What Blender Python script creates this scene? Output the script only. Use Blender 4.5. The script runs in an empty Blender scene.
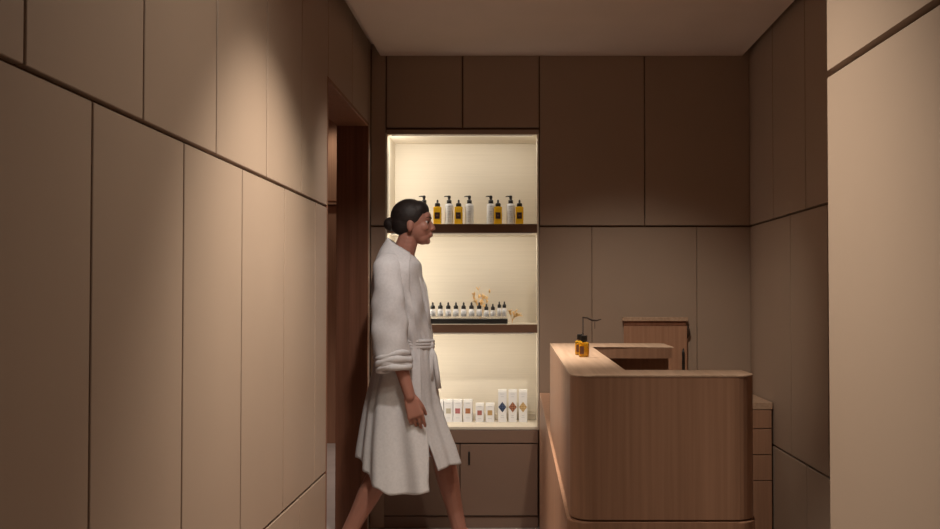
import bpy, bmesh, math, random
from mathutils import Vector, Matrix
S = bpy.context.scene
C = S.collection
R = math.radians
random.seed(4)

# ---------------------------------------------------------------- camera, world, lights, exposure
cd = bpy.data.cameras.new('camera'); cam = bpy.data.objects.new('camera', cd); C.objects.link(cam)
cam.location = (0, 0, 1.23); cam.rotation_euler = (R(90 + 1.2), 0, 0)
cd.sensor_width = 36; cd.lens = 35.0
cd.shift_x = -0.05106; cd.shift_y = 0.01102; cd.clip_start = 0.02
S.camera = cam
S.view_settings.view_transform = 'Standard'; S.view_settings.look = 'None'
S.view_settings.gamma = 1; S.view_settings.use_curve_mapping = False
S.view_settings.exposure = 0.0
w = bpy.data.worlds.new('world'); S.world = w; w.use_nodes = True
w.node_tree.nodes['Background'].inputs['Color'].default_value = (1.0, 0.64, 0.42, 1)
w.node_tree.nodes['Background'].inputs['Strength'].default_value = 0.064
WARM = (1.0, 0.915, 0.76)
LED = (1.0, 0.93, 0.82)

def spot(name, loc, target, energy, angle, blend=0.6, size=0.04, color=WARM):
    l = bpy.data.lights.new(name, 'SPOT'); l.energy = energy; l.color = color
    l.spot_size = R(angle); l.spot_blend = blend; l.shadow_soft_size = size
    o = bpy.data.objects.new(name, l); C.objects.link(o); o.location = loc
    o.rotation_euler = (Vector(target) - Vector(loc)).to_track_quat('-Z', 'Y').to_euler()
    return o

def strip(name, loc, target, energy, sx, sy, roll=0.0, color=LED):
    l = bpy.data.lights.new(name, 'AREA'); l.energy = energy; l.color = color
    l.shape = 'RECTANGLE'; l.size = sx; l.size_y = sy
    o = bpy.data.objects.new(name, l); C.objects.link(o); o.location = loc
    q = (Vector(target) - Vector(loc)).to_track_quat('-Z', 'Y')
    o.rotation_euler = (q @ Matrix.Rotation(roll, 3, 'Z').to_quaternion()).to_euler()
    return o

# ceiling downlights of the corridor and of the desk, with added fill spots (all above the picture's upper edge)
spot('corridor_downlight', (0.06, 2.68, 2.47), (-0.78, 2.88, 0.62), 172, 78, 1.0)
spot('corridor_wash_fill', (0.20, 2.15, 2.47), (-0.78, 2.35, 0.80), 34, 125, 1.0)  # added wide fill, softens the falloff along the left wall; not a known fixture
spot('entrance_downlight', (-0.38, 1.45, 2.47), (0.52, 1.50, 0.95), 150, 54, 1.0)
spot('counter_downlight', (-0.50, 2.95, 2.47), (0.16, 3.0, 0.85), 170, 52, 1.0)
spot('desk_downlight', (0.36, 3.20, 2.47), (0.66, 4.82, 0.25), 74, 64, 1.0)
spot('doorway_fill', (-0.28, 3.25, 2.47), (-0.62, 4.30, 0.95), 62, 60, 1.0, color=(1.0, 0.90, 0.82))  # added fill that brightens the woman's robe and the door jamb
spot('hall_downlight', (-1.5, 7.25, 2.85), (-1.55, 7.50, 0.6), 18, 90, 0.7)
spot('hall_floor_downlight', (-1.35, 5.9, 2.85), (-1.3, 5.9, 0.0), 120, 90, 0.8, color=(1, 0.85, 0.75))

# ---------------------------------------------------------------- materials
def mat(name, col, rough=0.55, metal=0.0, noise=0.0, scale=8.0, stretch=(1, 1, 1), bump=0.0, spec=0.5, col2=None,
        coord='Object', emit=None, detail=4.0):
    m = bpy.data.materials.new(name); m.use_nodes = True
    nt = m.node_tree; b = nt.nodes['Principled BSDF']
    b.inputs['Base Color'].default_value = (*col, 1); b.inputs['Roughness'].default_value = rough
    b.inputs['Metallic'].default_value = metal; b.inputs['Specular IOR Level'].default_value = spec
    if emit:
        b.inputs['Emission Color'].default_value = (*emit[:3], 1); b.inputs['Emission Strength'].default_value = emit[3]
    tc = nt.nodes.new('ShaderNodeTexCoord'); mp = nt.nodes.new('ShaderNodeMapping')
    mp.inputs['Scale'].default_value = stretch
    nz = nt.nodes.new('ShaderNodeTexNoise'); nz.inputs['Scale'].default_value = scale; nz.inputs['Detail'].default_value = detail
    nt.links.new(tc.outputs[coord], mp.inputs['Vector']); nt.links.new(mp.outputs['Vector'], nz.inputs['Vector'])
    rp = nt.nodes.new('ShaderNodeValToRGB')
    c2 = col2 if col2 else tuple(c * (1 - noise) for c in col)
    c1 = col if col2 else tuple(min(1, c * (1 + noise)) for c in col)
    rp.color_ramp.elements[0].position = 0.32; rp.color_ramp.elements[0].color = (*c2, 1)
    rp.color_ramp.elements[1].position = 0.68; rp.color_ramp.elements[1].color = (*c1, 1)
    nt.links.new(nz.outputs['Fac'], rp.inputs['Fac']); nt.links.new(rp.outputs['Color'], b.inputs['Base Color'])
    if bump:
        bp = nt.nodes.new('ShaderNodeBump'); bp.inputs['Strength'].default_value = bump; bp.inputs['Distance'].default_value = 0.002
        nt.links.new(nz.outputs['Fac'], bp.inputs['Height']); nt.links.new(bp.outputs['Normal'], b.inputs['Normal'])
    return m

def glass(name, col, rough=0.08, trans=1.0, ior=1.4):
    m = mat(name, col, rough, noise=0.02)
    b = m.node_tree.nodes['Principled BSDF']; b.inputs['Transmission Weight'].default_value = trans; b.inputs['IOR'].default_value = ior
    return m

def mosaic(name, a, b_, scale):
    m = bpy.data.materials.new(name); m.use_nodes = True; nt = m.node_tree; p = nt.nodes['Principled BSDF']
    p.inputs['Roughness'].default_value = 0.5
    tc = nt.nodes.new('ShaderNodeTexCoord'); mp = nt.nodes.new('ShaderNodeMapping'); mp.inputs['Rotation'].default_value = (0, R(45), 0)
    ck = nt.nodes.new('ShaderNodeTexChecker'); ck.inputs['Scale'].default_value = scale
    ck.inputs['Color1'].default_value = (*a, 1); ck.inputs['Color2'].default_value = (*b_, 1)
    nt.links.new(tc.outputs['Object'], mp.inputs['Vector']); nt.links.new(mp.outputs['Vector'], ck.inputs['Vector'])
    nt.links.new(ck.outputs['Color'], p.inputs['Base Color'])
    return m

M = {}
M['panel'] = mat('taupe_panel', (0.36, 0.260, 0.199), 0.5, noise=0.02, scale=3, spec=0.4)
M['groove'] = mat('groove_brown', (0.14, 0.08, 0.05), 0.8, noise=0.05)
M['ceiling'] = mat('ceiling_paint', (0.68, 0.56, 0.50), 0.9, noise=0.02, scale=4)
M['floor'] = mat('floor_stone', (0.42, 0.36, 0.33), 0.45, noise=0.08, scale=6, bump=0.03)
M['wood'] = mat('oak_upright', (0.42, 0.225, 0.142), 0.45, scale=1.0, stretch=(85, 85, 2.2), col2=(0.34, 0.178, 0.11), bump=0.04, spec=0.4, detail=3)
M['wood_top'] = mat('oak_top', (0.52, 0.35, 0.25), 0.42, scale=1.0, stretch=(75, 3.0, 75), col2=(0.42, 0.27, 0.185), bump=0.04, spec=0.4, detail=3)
M['wood_dark'] = mat('dark_oak', (0.24, 0.10, 0.058), 0.5, scale=1.0, stretch=(60, 60, 1.5), col2=(0.17, 0.07, 0.038), bump=0.03, spec=0.3, detail=3)
M['cream'] = mat('cream_linen', (0.68, 0.61, 0.50), 0.7, noise=0.03, scale=1.0, stretch=(3, 3, 220))
M['shelf'] = mat('shelf_brown', (0.17, 0.085, 0.048), 0.5, noise=0.08, scale=1.0, stretch=(4, 60, 60))
M['cab'] = mat('cabinet_brown', (0.235, 0.15, 0.11), 0.4, noise=0.03, scale=3, spec=0.45)
M['black'] = mat('black_plastic', (0.012, 0.010, 0.009), 0.35, noise=0.1)
M['blackmetal'] = mat('black_metal', (0.015, 0.013, 0.012), 0.4, metal=0.3, noise=0.1)
M['bronze'] = mat('dark_bronze', (0.055, 0.03, 0.02), 0.5, metal=0.2, noise=0.1)
M['gold'] = mat('gold_leaf', (0.95, 0.62, 0.28), 0.3, metal=0.7, noise=0.15, scale=60)
M['white'] = mat('white_plastic', (0.86, 0.86, 0.86), 0.4, noise=0.02)
M['card'] = mat('white_card', (0.72, 0.71, 0.72), 0.6, noise=0.02)
M['cardtop'] = mat('gloss_white_card', (0.9, 0.89, 0.88), 0.25, noise=0.01)
M['print'] = mat('grey_print', (0.50, 0.51, 0.54), 0.6, noise=0.05)
M['amber'] = mat('amber_oil', (0.85, 0.48, 0.02), 0.15, noise=0.12, scale=25)
M['amberglass'] = glass('amber_glass', (0.95, 0.62, 0.06), 0.05, 0.75)
M['darklabel'] = mat('dark_brown_label', (0.032, 0.012, 0.008), 0.5, noise=0.1)
M['labelmark'] = mat('label_mark', (0.15, 0.06, 0.035), 0.5, noise=0.1)
M['clear'] = glass('clear_acrylic', (0.92, 0.90, 0.86), 0.04, 0.85)
M['frost'] = mat('frosted_glass', (0.86, 0.83, 0.80), 0.25, noise=0.03)
M['strip_led'] = mat('led_strip', (0.9, 0.85, 0.7), 0.6, emit=(1.0, 0.92, 0.78, 0.15))
M['skin'] = mat('skin', (0.40, 0.185, 0.135), 0.5, noise=0.05, scale=14, spec=0.35)
M['skin'].node_tree.nodes['Principled BSDF'].inputs['Subsurface Weight'].default_value = 0.08
M['lip'] = mat('lip', (0.30, 0.09, 0.08), 0.4, noise=0.05)
M['hair'] = mat('dark_hair', (0.020, 0.011, 0.009), 0.62, scale=1.0, stretch=(20, 160, 160), col2=(0.009, 0.005, 0.004), bump=0.35)
M['eyewhite'] = mat('eye_white', (0.48, 0.43, 0.40), 0.3, noise=0.02)
M['iris'] = mat('dark_iris', (0.03, 0.015, 0.01), 0.15, noise=0.1)
M['robe'] = mat('white_cotton', (0.68, 0.665, 0.675), 0.9, noise=0.05, scale=90, bump=0.15)

# ---------------------------------------------------------------- mesh helpers
class MB:
    def __init__(s): s.bm = bmesh.new(); s.mi = 0
    def _fin(s, faces, smooth=False):
        for f in faces: f.material_index = s.mi; f.smooth = smooth
    def box(s, x0, x1, y0, y1, z0, z1, bev=0.0, seg=1, rot=None):
        b = bmesh.new(); bmesh.ops.create_cube(b, size=1)
        for v in b.verts:
            v.co = Vector(((x0 + x1) / 2 + v.co.x * (x1 - x0), (y0 + y1) / 2 + v.co.y * (y1 - y0), (z0 + z1) / 2 + v.co.z * (z1 - z0)))
        if bev: bmesh.ops.bevel(b, geom=b.edges[:], offset=bev, segments=seg, affect='EDGES', profile=0.5)
        return s._merge(b, rot)
    def _merge(s, b, rot=None, smooth=False):
        if rot is not None: b.transform(rot)
        mp = {}
        b.verts.ensure_lookup_table()
        for v in b.verts: mp[v] = s.bm.verts.new(v.co)
        for f in b.faces:
            try: nf = s.bm.faces.new([mp[v] for v in f.verts]); nf.material_index = s.mi; nf.smooth = smooth
            except ValueError: pass
        b.free(); return s
    def prism(s, pts, z0, z1, bev=0.0, seg=2, top_only=False):
        b = bmesh.new()
        lo = [b.verts.new((x, y, z0)) for x, y in pts]; hi = [b.verts.new((x, y, z1)) for x, y in pts]
        n = len(pts); b.faces.new(lo[::-1]); tf = b.faces.new(hi)
        for i in range(n): b.faces.new((lo[i], lo[(i + 1) % n], hi[(i + 1) % n], hi[i]))
        if bev:
            ed = list(tf.edges)
            bmesh.ops.bevel(b, geom=ed, offset=bev, segments=seg, affect='EDGES', profile=0.5)
        return s._merge(b)
    def lathe(s, prof, c=(0, 0, 0), n=20, sx=1, sy=1, sq=0.0):
        b = bmesh.new(); rings = []
        for r, z in prof:
            ring = []
            for i in range(n):
                a = 2 * math.pi * i / n; ca, sa = math.cos(a), math.sin(a)
                if sq:
                    e = 1 - sq; ca = math.copysign(abs(ca) ** e, ca); sa = math.copysign(abs(sa) ** e, sa)
                ring.append(b.verts.new((c[0] + r * sx * ca, c[1] + r * sy * sa, c[2] + z)))
            rings.append(ring)
        for k in range(len(rings) - 1):
            for i in range(n): b.faces.new((rings[k][i], rings[k][(i + 1) % n], rings[k + 1][(i + 1) % n], rings[k + 1][i]))
        b.faces.new(rings[0][::-1]); b.faces.new(rings[-1])
        return s._merge(b, smooth=True)
    def tube(s, pts, rad, n=8):
        pts = [Vector(p) for p in pts]; rads = rad if isinstance(rad, (list, tuple)) else [rad] * len(pts)
        b = bmesh.new(); rings = []; ref = Vector((0.13, 0.31, 0.94))
        for i, p in enumerate(pts):
            t = (pts[min(i + 1, len(pts) - 1)] - pts[max(i - 1, 0)]).normalized()
            if abs(t.dot(ref)) > 0.95: ref = Vector((0.9, 0.2, 0.1))
            u = t.cross(ref).normalized(); v = t.cross(u)
            rings.append([b.verts.new(p + rads[i] * (math.cos(2 * math.pi * k / n) * u + math.sin(2 * math.pi * k / n) * v)) for k in range(n)])
        for k in range(len(rings) - 1):
            for i in range(n): b.faces.new((rings[k][i], rings[k][(i + 1) % n], rings[k + 1][(i + 1) % n], rings[k + 1][i]))
        b.faces.new(rings[0][::-1]); b.faces.new(rings[-1])
        return s._merge(b, smooth=True)
    def ell(s, c, r, sub=2, rot=None):
        b = bmesh.new(); bmesh.ops.create_icosphere(b, subdivisions=sub, radius=1)
        m = Matrix.Translation(c) @ (rot.to_4x4() if rot else Matrix.Identity(4)) @ Matrix.Diagonal((r[0], r[1], r[2], 1))
        b.transform(m); return s._merge(b, smooth=True)
    def build(s, name, mats, parent=None, loc=None):
        me = bpy.data.meshes.new(name)
        bmesh.ops.recalc_face_normals(s.bm, faces=s.bm.faces[:]); s.bm.to_mesh(me); s.bm.free()
        for m in (mats if isinstance(mats, (list, tuple)) else [mats]): me.materials.append(m)
        o = bpy.data.objects.new(name, me); C.objects.link(o)
        if parent: o.parent = parent
        if loc: o.location = loc
        return o

def struct(o): o['kind'] = 'structure'; return o
def tag(o, label, cat, group=None):
    o['label'] = label; o['category'] = cat
    if group: o['group'] = group
    return o
def empty(name, loc, label, cat, group=None):
    o = bpy.data.objects.new(name, None); C.objects.link(o); o.location = loc; o.empty_display_size = 0.05
    return tag(o, label, cat, group)
def copy_tree(o, parent=None):
    c = o.copy(); C.objects.link(c)
    if parent: c.parent = parent
    for ch in list(o.children): copy_tree(ch, c)
    return c

# ---------------------------------------------------------------- the shell
XL, XR, D, ZC = -0.781, 1.224, 4.823, 2.492
ZU, ZL = 1.588, 0.505              # heights of the two horizontal grooves
GV, GH, T = 0.0078, 0.010, 0.018   # groove widths, panel thickness

floor = MB().box(-3.2, 1.5, -1.2, 7.9, -0.08, 0.0).build('floor', M['floor']); struct(floor)
c = MB(); c.box(-0.731, 1.19, -1.2, D, ZC, 2.545, 0.002); c.box(XL - 0.2, 1.5, -1.2, D + 0.4, 2.56, 2.64)
struct(c.build('ceiling', M['ceiling']))

def panels(mb, axis, pos, sgn, us, z0, z1, GV=GV):
    """panels between successive us on a wall; axis 'x' = wall at X=pos facing sgn, runs along Y"""
    for a, b in zip(us[:-1], us[1:]):
        lo, hi = min(a, b) + GV / 2, max(a, b) - GV / 2
        p0, p1 = sorted((pos, pos - sgn * T))
        if axis == 'x': mb.box(p0, p1, lo, hi, z0 + GH / 2, z1 - GH / 2, 0.0015)
        else: mb.box(lo, hi, p0, p1, z0 + GH / 2, z1 - GH / 2, 0.0015)

# left wall with the doorway (Y 3.745 - 4.745, up to 2.105)
Y0, Y1, ZD = 3.745, 4.745, 2.105
L = MB()
L.mi = 1
L.box(XL - 0.16, XL - T, -1.2, Y0 - 0.02, 0, 2.56); L.box(XL - 0.16, XL - T, Y0 - 0.02, Y1 + 0.02, ZD + 0.02, 2.56)
L.box(XL - 0.16, XL - T, Y1 + 0.02, D + 0.36, 0, 2.56)
L.mi = 0
panels(L, 'x', XL, 1, [-1.2, -0.86, -0.40, 0.06, 0.52, 0.98, 1.44, 1.899, 2.359, 2.832, 3.288, Y0], ZU, 2.56)
panels(L, 'x', XL, 1, [-1.2, -0.63, -0.17, 0.29, 0.75, 1.21, 1.672, 2.132, 2.585, 3.052, 3.518, Y0], ZL, ZU)
panels(L, 'x', XL, 1, [-1.2, -0.6, -0.1, 0.4, 0.9, 1.4, 1.88, 2.35, 2.82, 3.285, Y0], -0.005, ZL)
panels(L, 'x', XL, 1, [Y0, 4.29, Y1], ZD + 0.004, 2.56)
L.box(XL - T, XL, Y1 + 0.003, D, 0, 2.56, 0.002)
struct(L.build('wall_left', [M['panel'], M['groove']]))

dr = MB()   # timber lining of the doorway
dr.box(XL - 0.164, XL + 0.001, Y1, Y1 + 0.02, 0, ZD + 0.02, 0.0015)
dr.box(XL - 0.164, XL + 0.001, Y0 - 0.02, Y0, 0, ZD + 0.02, 0.0015)
dr.box(XL - 0.164, XL + 0.001, Y0, Y1, ZD, ZD + 0.02, 0.0015)
struct(dr.build('door_1', M['wood_dark']))

# back wall around the display niche
NX0, NX1, NZ0, NZ1 = -0.692, 0.101, 0.515, 2.074
B = MB(); B.mi = 1
B.box(XL, NX0 - 0.012, D + T, D + 0.36, 0, 2.56); B.box(NX1 + 0.012, 1.40, D + T, D + 0.36, 0, 2.56)
B.box(NX0 - 0.012, NX1 + 0.012, D + T, D + 0.36, NZ1 + 0.012, 2.56)
B.mi = 0
panels(B, 'y', D, -1, [XL, -0.699], -0.005, ZU); panels(B, 'y', D, -1, [XL, -0.699], ZU, 2.56)
panels(B, 'y', D, -1, [-0.699, -0.294, 0.114], 2.108, 2.56)
B.box(-0.697, 0.110, D, D + T, NZ1 + 0.002, 2.100, 0.0015)
panels(B, 'y', D, -1, [0.114, 0.67, XR + 0.004], ZU, 2.56, 0.005)
panels(B, 'y', D, -1, [0.112, 0.390, 0.944, XR + 0.004], -0.005, ZU, 0.0022)
struct(B.build('wall_back', [M['panel'], M['groove']]))

# right wall of the desk bay
W = MB(); W.mi = 1
W.box(XR + T, XR + 0.16, 1.3, D + 0.36, 0, 2.56); W.mi = 0
panels(W, 'x', XR, -1, [1.40, 1.90, 2.395, 2.890, 3.386, 3.881, 4.376, D], ZU, 2.56)
panels(W, 'x', XR, -1, [1.40, 1.63, 2.125, 2.62, 3.115, 3.610, 4.105, D], ZL, ZU)
panels(W, 'x', XR, -1, [1.40, 1.9, 2.4, 2.9, 3.396, 3.893, 4.39, D], -0.005, ZL)
struct(W.build('wall_right', [M['panel'], M['groove']]))

# near wall on the right, its corner at the picture's bright vertical edge
N = MB(); sk = 0.0245
def slab(z0, z1, inset=0.0, bev=0.0015):
    N.prism([(0.504 + inset, 1.482 - inset), (0.504 + sk * 2.7 + inset, -1.2), (1.40, -1.2), (1.40, 1.482 - inset)][::-1], z0, z1, bev, 1)
N.mi = 1; slab(0, 2.56, T, 0)
N.mi = 0; slab(0, ZL - GH / 2); slab(ZL + GH / 2, ZU - 0.0055); slab(ZU + 0.0055, 2.56)
struct(N.build('wall_entrance', [M['panel'], M['groove']]))

# the hall seen through the doorway
h = MB(); h.box(-3.2, -0.94, 7.58, 7.7, 0, 3.0); h.box(-3.2, -3.1, 3.0, 7.6, 0, 3.0); h.box(-0.945, -0.85, D + 0.36, 7.6, 0, 3.0)
for k in range(12): h.box(-2.9 + k * 0.16, -2.745 + k * 0.16, 7.555, 7.58, 0.0, 1.96, 0.004)
h.box(-3.2, -0.94, 3.0, 3.1, 0, 3.0)
h.box(-3.2, -0.94, 7.53, 7.58, 1.97, 1.985)
for k in range(12): h.box(-2.9 + k * 0.16, -2.745 + k * 0.16, 7.555, 7.58, 2.0, 2.95, 0.004)
struct(h.build('wall_hall', M['wood']))
struct(MB().box(-3.2, -0.85, 3.0, 7.7, 2.9, 3.0).build('ceiling_hall', M['ceiling']))

# ---------------------------------------------------------------- display niche
NB = D + 0.31
ni = empty('display_niche', (-0.295, D, NZ0), 'tall lit shelving niche lined in cream, recessed in the back wall', 'shelving')
def ch(mb, name, m, root): return mb.build(name, m, root, loc=-root.location)
q = MB(); q.box(NX0 - 0.01, NX1 + 0.01, NB, NB + 0.02, NZ0, NZ1 + 0.01); ch(q, 'back_panel', M['cream'], ni)
for a, b in ((NX0 - 0.010, NX0), (NX1, NX1 + 0.010)):
    q = MB(); q.box(a, b, D + 0.001, NB, NZ0, NZ1 + 0.01, 0.001); ch(q, 'side_panel', M['cream'], ni)
q = MB(); q.box(NX0, NX1, D + 0.001, NB, NZ1, NZ1 + 0.010, 0.001); ch(q, 'top_panel', M['cream'], ni)
SH = ((1.552, 1.600), (1.024, 1.069))
for a, b in SH:
    q = MB(); q.box(NX0, NX1, D + 0.002, NB, a + 0.002, b, 0.001); q.mi = 1; q.box(NX0, NX1, D + 0.02, NB, a, a + 0.003); q.box(NX0, NX1, D + 0.008, NB, b, b + 0.001)
    ch(q, 'shelf', [M['shelf'], M['cream']], ni)
q = MB(); q.box(NX0, NX1, D + 0.001, NB, NZ0 + 0.001, 0.531, 0.0015); ch(q, 'bottom_panel', M['cream'], ni)
q = MB(); q.box(NX0, NX1, NB - 0.03, NB, 0.531, 0.566, 0.002); ch(q, 'back_ledge', M['cream'], ni)
for zt in (NZ1, SH[0][0], SH[1][0]):
    q = MB(); q.box(NX0 + 0.02, NX1 - 0.02, D + 0.010, D + 0.020, zt - 0.006, zt, 0.001); ch(q, 'light_strip', M['strip_led'], ni)
    strip('niche_strip_light', (-0.295, D + 0.016, zt - 0.010), (-0.295, D + 0.23, zt - 0.36), 1.25, 0.74, 0.012)
for z0, z1 in ((1.60, 2.074), (1.069, 1.552), (0.531, 1.024)):
    q = MB(); q.box(NX0, NX0 + 0.005, D + 0.018, D + 0.026, z0 + 0.02, z1 - 0.02, 0.001); ch(q, 'light_strip', M['strip_led'], ni)
    strip('niche_side_light', (NX0 + 0.012, D + 0.022, (z0 + z1) / 2), (NX0 + 0.20, D + 0.28, (z0 + z1) / 2), 0.9, 0.012, z1 - z0 - 0.05)

# cabinet under the niche
bc = empty('base_cabinet', (-0.295, D, 0), 'brown two door cabinet built in under the lit niche', 'cabinet')
q = MB(); q.box(-0.715, 0.108, D + 0.020, D + 0.33, 0.062, 0.512); ch(q, 'carcass', M['groove'], bc)
q = MB(); q.box(-0.712, 0.106, D, D + 0.02, 0.447, 0.513, 0.0015); ch(q, 'top_rail', M['cab'], bc)
q = MB(); q.box(-0.712, 0.106, D + 0.012, D + 0.03, 0.0, 0.060, 0.001); ch(q, 'plinth', M['cab'], bc)
for a, b, hx in ((-0.702, -0.308, None), (-0.302, 0.103, -0.257)):
    q = MB(); q.box(a, b, D, D + 0.02, 0.067, 0.440, 0.0015); d = ch(q, 'door', M['cab'], bc)
    if hx is not None:
        q = MB(); q.box(hx - 0.0055, hx + 0.0055, D - 0.006, D + 0.002, 0.332, 0.402, 0.0035, 2); k = q.build('handle', M['black'], d); k['label'] = 'slim black handle'

# ---------------------------------------------------------------- reception counter
def rounded(x0, x1, y0, y1, r00, r10, r11, r01, n=8):
    """outline counter-clockwise from the near-left corner, radii near-left, near-right, far-right, far-left"""
    P = []
    for cx, cy, r, a0 in ((x0, y0, r00, 180), (x1, y0, r10, 270), (x1, y1, r11, 0), (x0, y1, r01, 90)):
        sx = 1 if cx == x0 else -1; sy = 1 if cy == y0 else -1
        if r <= 0: P.append((cx, cy)); continue
        for i in range(n + 1):
            a = R(a0 + 90 * i / n); P.append((cx + sx * r + r * math.cos(a), cy + sy * r + r * math.sin(a)))
    return P
OX0, OX1, OY0, OY1 = 0.120, 0.548, 2.090, 3.460
IX, IY0, IY1 = 0.260, 2.242, 3.213
def u_shape(inset, far0, r=0.052):
    o = rounded(OX0 + inset, OX1 - inset, OY0 + inset, OY1 - inset, r, r, 0.02, 0.012)
    # cut the open bay from the right side
    n = 9; a = o[:2 * n]; b = o[2 * n:]
    return a + [(OX1 - inset, IY0 - inset), (IX - inset, IY0 - inset), (IX - inset, far0), (OX1 - inset, far0)] + b
rc = empty('reception_counter', (0.33, 2.78, 0), 'pale oak reception counter with rounded corners standing right of centre', 'counter')
q = MB(); o_ = rounded(OX0 + .0008, OX1 - .0008, OY0 + .0008, OY1, 0.052, 0.052, 0, 0)
q.prism(o_[:18] + [(OX1 - .0008, IY0), (IX, IY0), (IX, OY1), (OX0 + .0008, OY1)], 0.716, 1.0405)
q.prism([(IX - 0.01, IY1 + 0.05), (OX1 - 0.012, IY1 + 0.05), (OX1 - 0.012, OY1 - 0.001), (IX - 0.01, OY1 - 0.001)], 0.716, 1.005)
bo = ch(q, 'counter_body', M['wood'], rc)
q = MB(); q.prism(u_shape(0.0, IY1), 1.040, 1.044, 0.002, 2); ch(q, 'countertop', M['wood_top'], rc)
q = MB(); q.prism([(IX - 0.002, IY1), (OX1 - 0.006, IY1), (OX1 - 0.006, OY1 - 0.02), (OX1 - 0.02, OY1), (IX - 0.002, OY1)], 1.004, 1.0405); ch(q, 'top_edge', M['wood'], rc)
q = MB(); q.prism(rounded(OX0 + 0.004, OX1 - 0.004, OY0 + 0.004, 3.44, 0.05, 0.05, 0.0, 0.0), 0.705, 0.718); ch(q, 'shadow_gap', M['groove'], rc)
q = MB(); q.prism(rounded(0.113, 0.551, OY0 - 0.003, 4.815, 0.055, 0.055, 0, 0), 0, 0.711, 0.003, 2); ch(q, 'base', M['wood'], rc)

# drawer unit in the corner
du = empty('drawer_unit', (0.88, 4.60, 0), 'oak drawer unit in the corner behind the reception counter', 'drawers')
q = MB(); q.box(0.558, 1.214, 4.405, 4.818, 0.0, 0.676); ch(q, 'carcass', M['groove'], du)
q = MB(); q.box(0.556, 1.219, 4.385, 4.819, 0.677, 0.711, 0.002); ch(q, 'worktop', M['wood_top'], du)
for x0, x1 in ((0.559, 0.884), (0.888, 1.214)):
    for z0, z1 in ((0.588, 0.674), (0.4635, 0.584), (0.3395, 0.4595), (0.012, 0.3355)):
        q = MB(); q.box(x0, x1, 4.387, 4.406, z0, z1, 0.0012); ch(q, 'drawer', M['wood'], du)

# upright wooden cabinet on the worktop
wc = empty('wooden_cabinet', (0.72, 4.80, 0.711), 'shallow upright wooden cabinet with a lid, against the back wall', 'cabinet')
q = MB(); q.box(0.557, 0.882, 4.795, 4.8215, 0.7125, 1.065); ch(q, 'carcass', M['wood_dark'], wc)
q = MB(); q.box(0.557, 0.880, 4.792, 4.8215, 1.064, 1.090); ch(q, 'recess', M['wood_dark'], wc)
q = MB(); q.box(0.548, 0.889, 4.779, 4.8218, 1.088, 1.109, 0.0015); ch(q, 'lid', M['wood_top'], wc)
q = MB(); q.box(0.553, 0.884, 4.782, 4.796, 0.7125, 1.062, 0.0015); dd = ch(q, 'door', M['wood'], wc)
q = MB(); q.tube([(0.862, 4.774, 0.79), (0.862, 4.774, 0.922), (0.862, 4.774, 0.946)], [0.0072, 0.0072, 0.003], 10); q.build('handle', M['black'], dd)['label'] = 'black upright handle'
q = MB(); q.tube([(0.886, 4.80, 1.066), (0.893, 4.795, 1.046), (0.896, 4.795, 1.022), (0.889, 4.80, 1.0)], [0.004, 0.007, 0.008, 0.004], 10); ch(q, 'side_catch', M['bronze'], wc)

# slim stand on the low end of the counter
st = empty('rod_stand', (0.284, 4.0, 0.711), 'thin dark bronze rod stand with bent arm behind the counter', 'stand')
q = MB(); q.lathe([(0.035, 0), (0.035, 0.006), (0.006, 0.009)], (0.284, 4.0, 0.7112)); ch(q, 'foot', M['bronze'], st)
q = MB(); q.tube([(0.284, 4.0, 0.717), (0.284, 4.0, 1.128)], 0.0035); ch(q, 'rod', M['bronze'], st)
q = MB(); q.tube([(0.2815, 4.0, 1.128), (0.302, 4.0, 1.126), (0.325, 4.0, 1.115), (0.345, 4.0, 1.114), (0.364, 4.0, 1.120)], [0.0035, 0.0035, 0.0045, 0.0035, 0.002]); ch(q, 'arm', M['bronze'], st)
q = MB(); q.tube([(0.336, 4.0, 1.114), (0.336, 4.0, 1.078)], 0.0014); ch(q, 'hanging_tip', M['bronze'], st)

# two small perfume bottles on the counter
def perfume():
    r = empty('perfume_bottle', (0, 0, 0), '', 'bottle')
    q = MB(); q.box(-0.0145, 0.0145, -0.0095, 0.0095, 0.0005, 0.044, 0.003, 2); q.build('glass_body', M['amberglass'], r)
    q = MB(); q.box(-0.0122, 0.0122, -0.0075, 0.0075, 0.004, 0.036, 0.002); q.build('oil', M['amber'], r)
    q = MB(); q.box(-0.011, 0.001, -0.0102, -0.0097, 0.010, 0.032); q.build('paper_label', M['labelmark'], r)
    q = MB(); q.lathe([(0.006, 0.0435), (0.006, 0.048)]); q.mi = 0; q.box(-0.0085, 0.0085, -0.0085, 0.0085, 0.047, 0.064, 0.002, 2); q.build('cap', M['black'], r)
    return r
p1 = perfume()
p1.location = (0.195, 2.70, 1.044); p1.rotation_euler.z = R(-12)
tag(p1, 'small amber perfume bottle with black cap at the front on the counter', 'bottle', 'perfume bottles on the counter')
p2 = copy_tree(p1); p2.location = (0.189, 2.79, 1.044); p2.rotation_euler.z = R(-8)
tag(p2, 'small amber perfume bottle half hidden behind its twin on the counter', 'bottle', 'perfume bottles on the counter')

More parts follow.
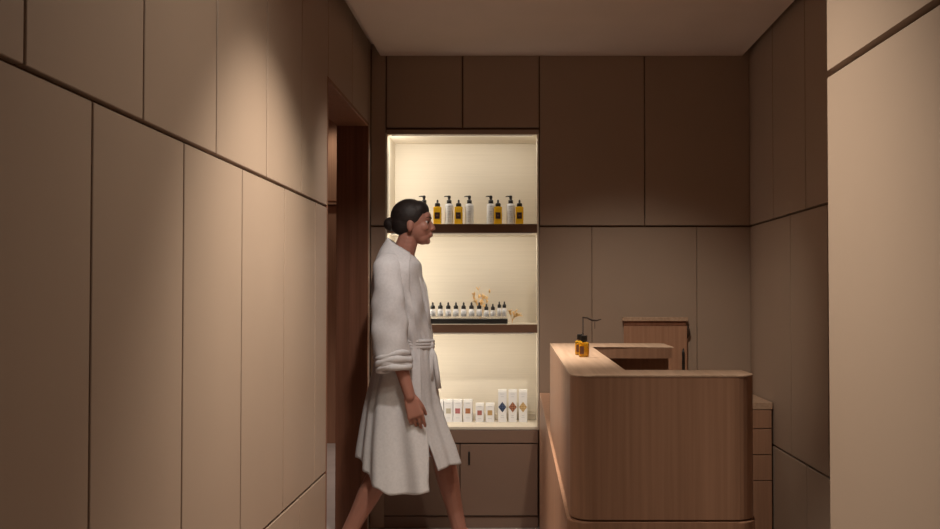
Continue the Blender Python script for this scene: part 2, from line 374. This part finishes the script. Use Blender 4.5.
# ---------------------------------------------------------------- bottles on the upper shelf
SY = D + 0.12                      # where the goods stand on the shelves
k1 = SY / 914.0
def wx(px, y=SY): return (px - 518) * y / 914.0
Z1 = 1.6015
def pump():
    r = empty('pump_bottle', (0, 0, 0), '', 'bottle')
    q = MB(); q.lathe([(0.0205, 0), (0.0222, 0.002), (0.0222, 0.098), (0.0205, 0.106), (0.012, 0.109), (0.012, 0.113)], n=28); q.build('bottle_body', M['white'], r)
    q = MB()
    for z, wd in ((0.093, .012), (0.083, .015), (0.066, .010), (0.058, .012), (0.050, .009), (0.038, .013), (0.024, .012), (0.016, .010)):
        for i in range(4):
            a = -wd + 2 * wd * i / 4; b = -wd + 2 * wd * (i + 1) / 4
            ya = -math.sqrt(0.0227 ** 2 - max(abs(a), abs(b)) ** 2); q.box(a, b, ya - 0.0002, ya + 0.001, z, z + 0.0028)
    q.build('label_print', M['print'], r)
    q = MB(); q.lathe([(0.0128, 0.110), (0.0128, 0.127), (0.007, 0.129), (0.007, 0.137), (0.0085, 0.138), (0.0085, 0.149), (0.006, 0.151)], n=20)
    q.tube([(0.004, 0, 0.1465), (-0.016, 0, 0.1475), (-0.027, 0, 0.1455)], [0.0042, 0.0032, 0.0022], 8); q.build('pump_head', M['black'], r)
    return r
def amber():
    r = empty('amber_bottle', (0, 0, 0), '', 'bottle')
    q = MB(); q.box(-0.0215, 0.0215, -0.0175, 0.0175, 0, 0.093, 0.004, 3); q.lathe([(0.009, 0.092), (0.009, 0.097)]); q.build('bottle_body', M['amber'], r)
    q = MB(); q.box(-0.0135, 0.0135, -0.0185, -0.0172, 0.032, 0.064, 0.0004); l = q.build('paper_label', M['darklabel'], r)
    q = MB(); q.box(-0.006, 0.006, -0.0189, -0.0184, 0.044, 0.053); q.build('label_mark', M['labelmark'], l)
    q = MB(); q.lathe([(0.0145, 0.095), (0.0145, 0.109), (0.012, 0.111), (0.0055, 0.113), (0.0055, 0.124), (0.003, 0.129)], n=20); q.build('dropper_cap', M['black'], r)
    return r
pu, am = pump(), amber()
PUMPS = [(423.8, 'white pump bottle at the far left, beside the woman\'s dark hair'),
         (449.0, 'white pump bottle between the two amber bottles nearest the woman'),
         (469.3, 'white pump bottle at the left side of the gap on the top shelf'),
         (490.8, 'white pump bottle at the right side of the gap on the top shelf'),
         (510.7, 'white pump bottle between the two rightmost amber bottles on the top shelf')]
AMBERS = [(437.4, 'amber bottle with black dropper cap nearest the woman\'s face'),
          (458.6, 'amber bottle with dark label just left of the third pump bottle'),
          (498.0, 'amber bottle just right of the top shelf gap\'s first pump bottle'),
          (519.5, 'amber bottle at the right end of the top shelf')]
for i, (px, lb) in enumerate(PUMPS):
    o = pu if i == 0 else copy_tree(pu)
    o.location = (wx(px), SY, Z1); o.rotation_euler.z = R((0, 2, -4, 3, -2)[i]); o.scale = (1.03, 1.03, 1.07); tag(o, lb, 'bottle', 'white pump bottles on the top shelf')
for i, (px, lb) in enumerate(AMBERS):
    o = am if i == 0 else copy_tree(am)
    o.location = (wx(px), SY - 0.004, Z1); o.rotation_euler.z = R((0, -3, 2, -2)[i]); o.scale = (1.0, 1.0, 1.075); tag(o, lb, 'bottle', 'amber bottles on the top shelf')

# ---------------------------------------------------------------- droppers on the black tray, middle shelf
Z2 = 1.070
tr = empty('black_tray', (wx(469), SY, Z2), 'long low black display tray on the middle shelf', 'tray')
q = MB(); q.box(wx(426), wx(507.7), SY - 0.05, SY + 0.06, Z2 + 0.0005, Z2 + 0.0270, 0.0015); ch(q, 'tray_body', M['black'], tr)
q = MB(); q.box(wx(427), wx(507), SY - 0.044, SY + 0.054, Z2 + 0.0272, Z2 + 0.040, 0.001); ch(q, 'clear_riser', M['clear'], tr)
def dropper(name, hb, rb, hc):
    r = empty(name, (0, 0, 0), '', 'bottle')
    q = MB(); q.lathe([(rb * 0.93, 0), (rb, 0.0015), (rb, hb - 0.004), (rb * 0.75, hb)], n=20); q.build('bottle_body', M['frost'], r)
    q = MB(); q.lathe([(rb * 1.02, 0.004), (rb * 1.02, hb - 0.009)], n=20); lb = q.build('paper_label', M['white'], r)
    q = MB()
    for z, wd in ((hb * .62, .6), (hb * .48, .4), (hb * .3, .5)): q.box(-rb * wd, rb * wd, -rb * 1.05, -rb * 0.8, z, z + 0.0016)
    q.build('label_print', M['print'], lb)
    q = MB(); q.lathe([(rb * 0.82, hb - 0.001), (rb * 0.84, hb + 0.012), (rb * 0.7, hb + 0.0165), (rb * 0.36, hb + 0.020), (rb * 0.36, hb + hc - 0.006), (rb * 0.15, hb + hc)], n=18); q.build('dropper_cap', M['black'], r)
    return r
dA = dropper('dropper_bottle', 0.040, 0.0150, 0.036); dB = dropper('short_dropper_bottle', 0.034, 0.0130, 0.034); dC = dropper('slim_dropper_bottle', 0.046, 0.0115, 0.034)
ordw = ['leftmost', 'second from left', 'third from left', 'fourth from left', 'fifth from left', 'sixth from left', 'seventh from left']
ZT = Z2 + 0.0402
for i, px in enumerate((433.0, 440.6, 448.4, 456.1, 463.8, 471.6, 479.3)):
    o = dA if i == 0 else copy_tree(dA); o.location = (wx(px), SY - 0.01, ZT); o.rotation_euler.z = R((0, 4, -3, 2, 5, -4, 1)[i])
    tag(o, 'white dropper bottle with black cap, ' + ordw[i] + ' on the black tray', 'bottle', 'dropper bottles on the black tray')
for i, px in enumerate((486.5, 493.0)):
    o = dB if i == 0 else copy_tree(dB); o.location = (wx(px), SY - 0.018, ZT)
    tag(o, ('shorter white dropper bottle, left one of the low pair on the tray', 'shorter white dropper bottle, right one of the low pair on the tray')[i], 'bottle', 'short dropper bottles on the tray')
for i, px in enumerate((499.3, 504.4)):
    o = dC if i == 0 else copy_tree(dC); o.location = (wx(px), SY - 0.008, ZT)
    tag(o, ('slim tall dropper bottle second from the right end of the tray', 'slim tall dropper bottle at the right end of the tray')[i], 'bottle', 'slim dropper bottles on the tray')

# golden sprigs behind the tray
def sprig(px, hgt, n, sd, label, side=0.0, y=SY + 0.13):
    rnd = random.Random(sd); x = wx(px, y)
    r = empty('golden_sprig', (x, y, Z2), label, 'sprig', 'golden sprigs on the middle shelf')
    q = MB(); tips = []
    for i in range(n):
        a = (rnd.random() - 0.5) * 1.0 + side; b = (rnd.random() - 0.5) * 0.5; L_ = hgt * (0.6 + 0.4 * rnd.random())
        pts = [Vector((0, 0, 0.001))]; d = Vector((a * 0.25, b * 0.25, 1)).normalized()
        for k in range(4):
            pts.append(pts[-1] + d * L_ / 4); d = (d + Vector((a * 0.35, b * 0.3, -abs(side) * 0.5)) + Vector((rnd.uniform(-.2, .2), rnd.uniform(-.2, .2), 0))).normalized()
            if k > 1: tips.append((pts[-1].copy(), d.copy()))
        q.tube(pts, [0.0013, 0.0011, 0.0009, 0.0007, 0.0005], 6)
    q.build('stem', M['gold'], r)
    for p, d in tips:
        for _ in range(3):
            e = (d + Vector((rnd.uniform(-1, 1), rnd.uniform(-.5, .5), rnd.uniform(-.3, .8)))).normalized()
            q = MB(); q.ell(p + e * 0.010, (0.0055, 0.002, 0.013), 1, e.to_track_quat('Z', 'Y').to_matrix()); q.build('leaf', M['gold'], r)
    return r
sprig(480.5, 0.185, 9, 3, 'golden leafy sprig standing up behind the row of dropper bottles')
sprig(512, 0.075, 5, 21, 'small golden sprig lying low at the right end of the tray', 0.5, SY + 0.02)

# ---------------------------------------------------------------- cartons on the bottom of the niche
Z3 = 0.5312; CY = 5.0
M['sq_pink'] = mosaic('pink_pattern', (0.36, 0.10, 0.11), (0.42, 0.17, 0.17), 160)
M['sq_rust'] = mosaic('rust_pattern', (0.30, 0.085, 0.03), (0.42, 0.20, 0.10), 160)
M['sq_mauve'] = mosaic('mauve_pattern', (0.30, 0.09, 0.08), (0.38, 0.15, 0.13), 160)
M['sq_tan'] = mosaic('tan_pattern', (0.42, 0.25, 0.09), (0.50, 0.33, 0.15), 160)
M['sq_grey'] = mosaic('grey_pattern', (0.40, 0.36, 0.28), (0.48, 0.43, 0.33), 160)
M['di_navy'] = mosaic('navy_pattern', (0.012, 0.02, 0.06), (0.06, 0.09, 0.17), 150)
M['di_rust'] = mosaic('copper_pattern', (0.13, 0.03, 0.012), (0.45, 0.20, 0.11), 150)
M['di_tan'] = mosaic('sand_pattern', (0.38, 0.22, 0.07), (0.60, 0.43, 0.22), 150)
def carton(px, wpx, hpx, pat, shape, label, group, cy=CY):
    u = cy / 914.0; hw = wpx * u / 2; H = hpx * u
    r = empty('carton', (wx(px, cy), cy + 0.022, Z3), label, 'box', group)
    q = MB(); q.box(-hw, hw, -0.022, 0.022, 0, H * 0.985, 0.0008); q.build('box_body', M['card'], r)
    q = MB(); q.box(-hw * 1.005, hw * 1.005, -0.0222, 0.0222, H * 0.985, H, 0.0008); q.box(-hw, hw, -0.0224, -0.0219, H - 0.014, H, 0.0001); q.build('top_flap', M['cardtop'], r)
    q = MB()
    if shape == 'square':
        s = hw * 0.56; zc = H * 0.50; q.box(-s, s, -0.0228, -0.0222, zc - s * 1.05, zc + s * 1.05)
    else:
        s = hw * 0.98; zc = H * 0.465; t = 0.029
        q.box(-s / 1.4142, s / 1.4142, -0.0228, -0.0222, -s / 1.4142, s / 1.4142, rot=Matrix.Translation((0, 0, zc)) @ Matrix.Diagonal((1, 1, t / s, 1)) @ Matrix.Rotation(R(45), 4, 'Y'))
    q.build('pattern_patch', pat, r)
    for z, wd in (((0.82, .5), (0.18, .45)) if shape == 'square' else ((0.86, .5), (0.78, .35), (0.20, .3), (0.14, .4))):
        q = MB(); q.box(-hw * wd, hw * wd, -0.0226, -0.0222, H * z, H * z + 0.0025); q.build('print_line', M['print'], r)
    return r
carton(439.5, 8.4, 22.3, M['sq_grey'], 'square', 'white carton at the left end of the row, against the robe', 'white cartons in the niche')
carton(448.6, 8.6, 22.3, M['sq_grey'], 'square', 'white carton with pale beige square beside the robe', 'white cartons in the niche')
carton(457.8, 8.8, 22.3, M['sq_pink'], 'square', 'white carton with a rose pink square', 'white cartons in the niche')
carton(468.0, 8.8, 22.3, M['sq_rust'], 'square', 'white carton with a rust orange square', 'white cartons in the niche')
carton(479.7, 8.0, 18.6, M['sq_mauve'], 'square', 'shorter white carton with a mauve square', 'short white cartons in the niche')
carton(490.0, 8.4, 18.6, M['sq_tan'], 'square', 'shorter white carton with a tan square', 'short white cartons in the niche')
carton(502.4, 8.2, 32.2, M['di_navy'], 'diamond', 'tall slim white carton with a navy diamond', 'tall cartons in the niche')
carton(512.7, 8.2, 32.2, M['di_rust'], 'diamond', 'tall slim white carton with a copper diamond', 'tall cartons in the niche')
carton(523.0, 8.2, 32.2, M['di_tan'], 'diamond', 'tall slim white carton with a sand coloured diamond', 'tall cartons in the niche')

# ---------------------------------------------------------------- the woman walking out of the doorway
PY = 4.39
def P(px, py, y=0.0): return Vector(((px - 518) * PY / 914.0, PY + y, 1.23 - (py - 294) * PY / 914.0))
root = empty('person', (P(403, 0).x, PY, 0), 'woman in white robe, dark hair in a bun, striding past the lit niche', 'person')

def chain(mb, a, b, ra, rb, sq=(1, 1, 1), steps=None, mid=None):
    """tapering limb as close-set ellipsoids from a to b (fused into one skin afterwards); mid = swelling"""
    a, b = Vector(a), Vector(b); n = steps or max(3, int((b - a).length / (min(ra, rb) * 0.35)))
    for i in range(n + 1):
        t = i / n; r = ra + (rb - ra) * t
        if mid: r += mid[1] * math.exp(-((t - mid[0]) / 0.25) ** 2)
        mb.ell(a.lerp(b, t), (r * sq[0], r * sq[1], r * sq[2]), 2)
def fuse(mb, name, m, parent, voxel, smooth):
    me = bpy.data.meshes.new('raw'); bmesh.ops.recalc_face_normals(mb.bm, faces=mb.bm.faces[:]); mb.bm.to_mesh(me); mb.bm.free()
    o = bpy.data.objects.new('raw', me); C.objects.link(o)
    rm = o.modifiers.new('r', 'REMESH'); rm.mode = 'VOXEL'; rm.voxel_size = voxel; rm.use_smooth_shade = True
    sm = o.modifiers.new('s', 'SMOOTH'); sm.factor = 0.5; sm.iterations = smooth
    dg = bpy.context.evaluated_depsgraph_get(); dg.update()
    out = bpy.data.meshes.new_from_object(o.evaluated_get(dg)); out.name = name
    bpy.data.objects.remove(o); bpy.data.meshes.remove(me)
    out.materials.clear(); out.materials.append(m)
    for p in out.polygons: p.use_smooth = True
    r = bpy.data.objects.new(name, out); C.objects.link(r)
    if parent: r.parent = parent; r.location = -parent.location
    return r

b = MB()
# head: skull, face, jaw, nose, chin, ear
hc = P(412, 219)
b.ell(hc + Vector((-0.004, 0, 0.002)), (0.090, 0.074, 0.084), 3)
b.ell(hc + Vector((0.030, 0, -0.045)), (0.060, 0.060, 0.070), 3)
b.ell(hc + Vector((0.050, 0, -0.090)), (0.036, 0.042, 0.034), 3)       # jaw
b.ell(hc + Vector((0.072, 0, -0.107)), (0.017, 0.020, 0.016), 2)       # chin
b.ell(hc + Vector((0.074, 0, 0.008)), (0.018, 0.050, 0.030), 2)        # brow
chain(b, hc + Vector((0.085, 0, -0.012)), hc + Vector((0.103, 0, -0.046)), 0.008, 0.0105)   # nose
for s in (-1, 1):
    b.ell(hc + Vector((0.096, s * 0.010, -0.050)), (0.010, 0.008, 0.007), 2)
    b.ell(hc + Vector((0.058, s * 0.040, -0.040)), (0.026, 0.020, 0.026), 2)   # cheek
    b.ell(hc + Vector((-0.002, s * 0.074, -0.036)), (0.016, 0.008, 0.028), 2)  # ear
b.ell(hc + Vector((0.088, 0, -0.076)), (0.013, 0.022, 0.013), 2)       # mouth
# neck and trunk
chain(b, hc + Vector((-0.012, 0, -0.075)), P(401, 262), 0.050, 0.058)
for px, py, rx, ry, rz in ((398, 272, .080, .150, .060), (398, 290, .095, .150, .08), (401, 315, .092, .135, .08), (404, 340, .085, .120, .08), (404, 360, .098, .145, .08), (403, 378, .105, .158, .08)):
    b.ell(P(px, py), (rx, ry, rz), 3)
b.ell(P(413, 298, -0.075), (.05, .055, .055), 2); b.ell(P(413, 298, 0.075), (.05, .055, .055), 2)
for px, py in ((399, 280), (399, 300), (402, 325), (404, 350)): b.ell(P(px, py), (.09, .13, .07), 3)
# legs: the far (left) leg leads, the near (right) leg trails
def leg(hip, knee, ankle, toe, heel):
    chain(b, hip, knee, 0.083, 0.056)
    chain(b, knee, ankle, 0.052, 0.037, mid=(0.30, 0.009))
    chain(b, ankle, heel, 0.036, 0.030)
    chain(b, heel, toe, 0.030, 0.020, (1, 1.15, 0.75))
    chain(b, ankle, Vector(toe).lerp(Vector(heel), 0.35) + Vector((0, 0, 0.012)), 0.034, 0.024, (1, 1.15, 0.8))
    for i, dy in enumerate((-0.030, -0.015, 0.0, 0.014, 0.027)):
        t = Vector(toe) + Vector((0.0 - 0.010 * abs(i - 0.6), dy, -0.004)); chain(b, t, t + Vector((0.028, 0, -0.003)), 0.0095, 0.008)
ha, ka, aa = P(405, 372, 0.075), P(441, 455, 0.075), P(459, 533, 0.07)
leg(ha, ka, aa, (aa.x + 0.165, aa.y, 0.026), (aa.x - 0.030, aa.y, 0.028))
hb, kb, ab = P(404, 372, -0.078), P(386, 463, -0.085), P(349, 535, -0.085)
leg(hb, kb, ab, (ab.x + 0.135, ab.y, 0.024), (ab.x - 0.045, ab.y, 0.060))
# arms
def arm(sh, el, wr, s, spread):
    chain(b, sh, el, 0.046, 0.037); chain(b, el, wr, 0.038, 0.0265, mid=(0.25, 0.004))
    d = (wr - el).normalized(); f = Vector((1, 0, 0)); f = (f - d * f.dot(d)).normalized(); n = d.cross(f) * s   # n points to the palm side
    if n.y * s > 0: n = -n
    for i in range(13):                                   # palm
        t = 0.008 + 0.080 * i / 12
        for j, o_ in enumerate((-0.027, -0.018, -0.009, 0.0, 0.009, 0.018, 0.027)): b.ell(wr + d * t + f * o_ * (0.70 + 0.30 * i / 12), (0.0130, 0.0122, 0.0135), 2)
    for o_, ln, cu in ((0.031, 0.072, 0.34), (0.0105, 0.082, 0.46), (-0.0100, 0.076, 0.60), (-0.0300, 0.060, 0.74)):
        p = wr + d * 0.086 + f * o_; dirv = d.copy(); seg = (0.45, 0.31, 0.24)
        for k in range(3):
            dirv = (dirv * math.cos(cu) + n * math.sin(cu)).normalized() if k else (dirv * math.cos(cu * .7) + n * math.sin(cu * .7) - f * 0.10).normalized()
            q2 = p + dirv * ln * seg[k]; chain(b, p, q2, 0.0084 - 0.0006 * k, 0.0078 - 0.0007 * k); b.ell(p, (0.0090 - 0.0005 * k,) * 3, 2); p = q2
    p = wr + d * 0.022 + f * 0.026; dirv = (d * 0.88 + f * 0.30 + n * 0.40).normalized()      # thumb
    for k, ln in enumerate((0.036, 0.028, 0.022)):
        q2 = p + dirv * ln; chain(b, p, q2, 0.0125 - 0.0015 * k, 0.0108 - 0.0014 * k); p = q2; dirv = (dirv + n * 0.25 + d * 0.35 - f * 0.1).normalized()
arm(P(392, 268, -0.150), P(398, 334, -0.212), P(416, 391, -0.235), -1, 0)
arm(P(394, 268, 0.150), P(384, 330, 0.195), P(381, 386, 0.205), 1, 0)
body = fuse(b, 'body', M['skin'], root, 0.0038, 3)

# eyes, brows, lips
for s in (-1, 1):
    q = MB(); q.ell(hc + Vector((0.0705, s * 0.031, -0.018)), (0.012, 0.012, 0.010), 2); q.mi = 1; q.ell(hc + Vector((0.0785, s * 0.0345, -0.018)), (0.0058, 0.0058, 0.0066), 2); ch(q, 'eye', [M['eyewhite'], M['iris']], root)
    q = MB(); q.tube([hc + Vector((0.091, s * 0.014, 0.004)), hc + Vector((0.088, s * 0.032, 0.008)), hc + Vector((0.074, s * 0.048, 0.004))], [0.0025, 0.003, 0.0015], 8); ch(q, 'eyebrow', M['hair'], root)
q = MB(); q.ell(hc + Vector((0.0955, 0, -0.071)), (0.005, 0.018, 0.0045), 2); q.ell(hc + Vector((0.0935, 0, -0.079)), (0.006, 0.016, 0.0055), 2); ch(q, 'lips', M['lip'], root)
# hair pulled back into a low bun
q = MB(); q.ell(hc + Vector((-0.013, 0, 0.012)), (0.092, 0.081, 0.087), 3); q.ell(hc + Vector((-0.038, 0, -0.018)), (0.068, 0.073, 0.066), 3); q.ell(hc + Vector((0.030, 0, 0.040)), (0.052, 0.064, 0.050), 3)
q.ell(hc + Vector((-0.088, 0, -0.020)), (0.030, 0.034, 0.028), 3)
hair = fuse(q, 'hair', M['hair'], root, 0.005, 2)
q = MB(); q.ell(P(391, 224), (0.037, 0.038, 0.034), 3); q.ell(P(393, 222), (0.030, 0.040, 0.024), 3); ch(q, 'hair_bun', M['hair'], root)

# robe: one wrapped sheet from collar to hem, open in a slit at the near front
LV = [(247, 388.5, 415.5, .070), (251, 385, 418, .088), (256, 380.5, 419.5, .120), (262, 377, 420.5, .158), (270, 375, 421, .180), (285, 373.5, 422, .186), (303, 374, 425, .178), (322, 375.5, 428.5, .166),
      (337, 377.5, 431.5, .156), (344, 378.5, 432, .150), (351, 378, 433.5, .157), (368, 375, 435.5, .176), (385, 371.5, 437, .190), (403, 367.5, 439.5, .202), (425, 364, 446.5, .212), (445, 361, 454, .220), (465, 359.5, 460, .226), (488, 359, 464, .232)]
def level(py):
    if py <= LV[0][0]: return LV[0][1:]
    for a, c_ in zip(LV[:-1], LV[1:]):
        if a[0] <= py <= c_[0]:
            t = (py - a[0]) / (c_[0] - a[0]); return tuple(a[i] + (c_[i] - a[i]) * t for i in (1, 2, 3))
    return LV[-1][1:]
HEM = [(-68, 480.5), (-88, 484), (-102, 484), (-118, 477), (-138, 465), (-164, 454), (-190, 450), (-230, 456), (-270, 464), (-320, 463), (-345, 461), (-388, 460.5), (-410, 463)]   # angle from the front, going round the near side
def hem(a):
    for (a0, h0), (a1, h1) in zip(HEM[:-1], HEM[1:]):
        if a1 <= a <= a0: t = (a - a0) / (a1 - a0); return h0 + (h1 - h0) * (t * t * (3 - 2 * t))
    return HEM[0][1] if a > HEM[0][0] else HEM[-1][1]
bm = bmesh.new(); NA, NT = 150, 96; grid = []
rnd = random.Random(11); ph = [rnd.uniform(0, 6.28) for _ in range(8)]
for j in range(NT + 1):
    row = []
    for i in range(NA + 1):
        u = i / NA; t = j / NT
        a_h = -68 + (-410 + 68) * u                      # at the hem the sheet spans the slit's two edges
        py_h = hem(a_h); py = 247 + (py_h - 247) * t
        g = max(0.0, min(1.0, (py - 425) / 45.0))
        a0 = -56 + (-68 + 56) * g; a1 = -420 + (-410 + 420) * g
        a = R(a0 + (a1 - a0) * u)
        xb, xf, wy = level(py); xc = (xb + xf) / 2; rx = (xf - xb) / 2 * PY / 914.0
        low = max(0.0, (py - 340) / 145.0)
        fold = 0.017 * low * (math.sin(7 * a + ph[0] + 0.6 * low) + 0.6 * math.sin(11 * a + ph[1]) + 0.4 * math.sin(17 * a + ph[2]))
        up = max(0.0, 1 - abs(py - 310) / 42.0)
        fold += 0.009 * up * (math.sin(5 * a + py * 0.11 + ph[3]) + 0.7 * math.sin(9 * a - py * 0.16 + ph[4]))
        nb = math.exp(-((py - 344) / 12.0) ** 2); fold += 0.004 * nb * math.sin(23 * a + ph[5])
        lap = 0.010 * max(0, 1 - u * 9)                  # near edge lies over the other
        ca, sa = math.cos(a), math.sin(a); e = 0.88
        ca = math.copysign(abs(ca) ** e, ca); sa = math.copysign(abs(sa) ** e, sa)
        p = P(xc, py + (10.0 * math.cos(a) + 1.0) * math.exp(-((py - 247) / 13.0) ** 2)); row.append(bm.verts.new((p.x + (rx + fold * 0.8 + lap) * ca, PY + (wy + fold + lap) * sa, p.z)))
    grid.append(row)
for j in range(NT):
    for i in range(NA): f = bm.faces.new((grid[j][i], grid[j][i + 1], grid[j + 1][i + 1], grid[j + 1][i])); f.smooth = True
bmesh.ops.recalc_face_normals(bm, faces=bm.faces[:])
me = bpy.data.meshes.new('robe'); bm.to_mesh(me); bm.free(); me.materials.append(M['robe'])
robe = bpy.data.objects.new('robe', me); C.objects.link(robe); robe.parent = root; robe.location = -root.location
so = robe.modifiers.new('thickness', 'SOLIDIFY'); so.thickness = 0.007; so.offset = 0
# sleeves with rolled cuffs
def sleeve(path, radii, sd):
    rnd = random.Random(sd); bm = bmesh.new(); n = 40; rings = []; K = 26
    pts = [Vector(p) for p in path]
    def at(t):
        k = t * (len(pts) - 1); i = min(int(k), len(pts) - 2); s = k - i
        return pts[i].lerp(pts[i + 1], s), radii[i] + (radii[i + 1] - radii[i]) * s
    f1, f2 = rnd.uniform(0, 6), rnd.uniform(0, 6)
    for j in range(K + 1):
        t = j / K; c_, r_ = at(t); tg = (at(min(1, t + .05))[0] - at(max(0, t - .05))[0]).normalized()
        u = Vector((1, 0, 0)); u = (u - tg * u.dot(tg)).normalized(); v = tg.cross(u)
        ring = []
        for i in range(n):
            a = 2 * math.pi * i / n; rr = r_ + 0.004 * math.sin(2 * a + 34 * t + f2) * t + 0.007 * math.sin(2 * a + 9 * t + f1) * math.sin(3.1 * t + .2) + 0.005 * math.sin(3 * a - 21 * t + f2) * t
            ring.append(bm.verts.new(c_ + (u * math.cos(a) * 1.05 + v * math.sin(a) * 0.82) * rr))
        rings.append(ring)
    for j in range(K):
        for i in range(n): f = bm.faces.new((rings[j][i], rings[j][(i + 1) % n], rings[j + 1][(i + 1) % n], rings[j + 1][i])); f.smooth = True
    bm.faces.new(rings[0])
    bmesh.ops.recalc_face_normals(bm, faces=bm.faces[:])
    me = bpy.data.meshes.new('sleeve'); bm.to_mesh(me); bm.free(); me.materials.append(M['robe'])
    o = bpy.data.objects.new('sleeve', me); C.objects.link(o); o.parent = root; o.location = -root.location
    m_ = o.modifiers.new('thickness', 'SOLIDIFY'); m_.thickness = 0.006; m_.offset = 0
    # rolled cuff: two fat rings round the end
    q = MB()
    tg = (pts[-1] - pts[-2]).normalized(); u = Vector((1, 0, 0)); u = (u - tg * u.dot(tg)).normalized(); v = tg.cross(u); rr = radii[-1]
    for off, rad, wob in ((-0.006, 0.019, 0.3), (-0.036, 0.022, 1.7), (-0.062, 0.017, 2.9)):
        loop = [pts[-1] + tg * (off + 0.006 * math.sin(2 * a + wob)) + (u * math.cos(a) * 1.03 + v * math.sin(a) * 0.82) * (rr * 0.93) for a in [2 * math.pi * i / 36 for i in range(37)]]
        q.tube(loop, [rad * (1 + 0.14 * math.sin(5 * i * 2 * math.pi / 36 + wob)) * 0.8 for i in range(37)], 10)
    c2 = q.build('cuff', M['robe'], o)
    return o
sleeve([P(392, 260, -0.105), P(393, 270, -0.155), P(394, 300, -0.190), P(396, 330, -0.212), P(401, 365, -0.226)], [0.045, 0.068, 0.071, 0.072, 0.074], 3)
sleeve([P(392, 262, 0.105), P(391, 272, 0.160), P(388, 300, 0.182), P(385, 330, 0.196), P(383, 362, 0.202)], [0.050, 0.074, 0.072, 0.070, 0.068], 5)
# shawl collar and belt
q = MB()
for s in (-1, 1):
    q.tube([P(386, 246, s * 0.004), P(390, 248, s * 0.040), P(397, 253, s * 0.064), P(407, 261, s * 0.075), P(416, 272, s * 0.068), P(423, 288, s * 0.045), P(427, 308, s * 0.018 - 0.01), P(430, 328, -0.03 - 0.002 * s)], [0.015, 0.017, 0.018, 0.018, 0.017, 0.015, 0.013, 0.010], 12)
ch(q, 'collar', M['robe'], root)
bm_ = MB(); prof = []
for i in range(49):
    a = 2 * math.pi * i / 48; ca, sa = math.cos(a), math.sin(a); ca = math.copysign(abs(ca) ** .88, ca); sa = math.copysign(abs(sa) ** .88, sa)
    p = P(405.3, 344 + 1.2 * math.sin(a)); prof.append((p.x + 0.132 * ca, PY + 0.155 * sa, p.z))
for dz in (-0.014, 0.0, 0.014): bm_.tube([(x, y, z + dz) for x, y, z in prof], 0.010, 8)
k_ = P(431, 345, -0.055)
bm_.ell(k_, (0.022, 0.020, 0.026), 2)
for sx, ln in ((0.012, 0.20), (-0.006, 0.16)): bm_.tube([k_, k_ + Vector((0.014 + sx, -0.016, -0.05)), k_ + Vector((0.018 + sx * 1.5, -0.024, -ln * .6)), k_ + Vector((0.022 + sx * 2, -0.026, -ln))], [0.010, 0.011, 0.012, 0.012], 8)
ch(bm_, 'belt', M['robe'], root)
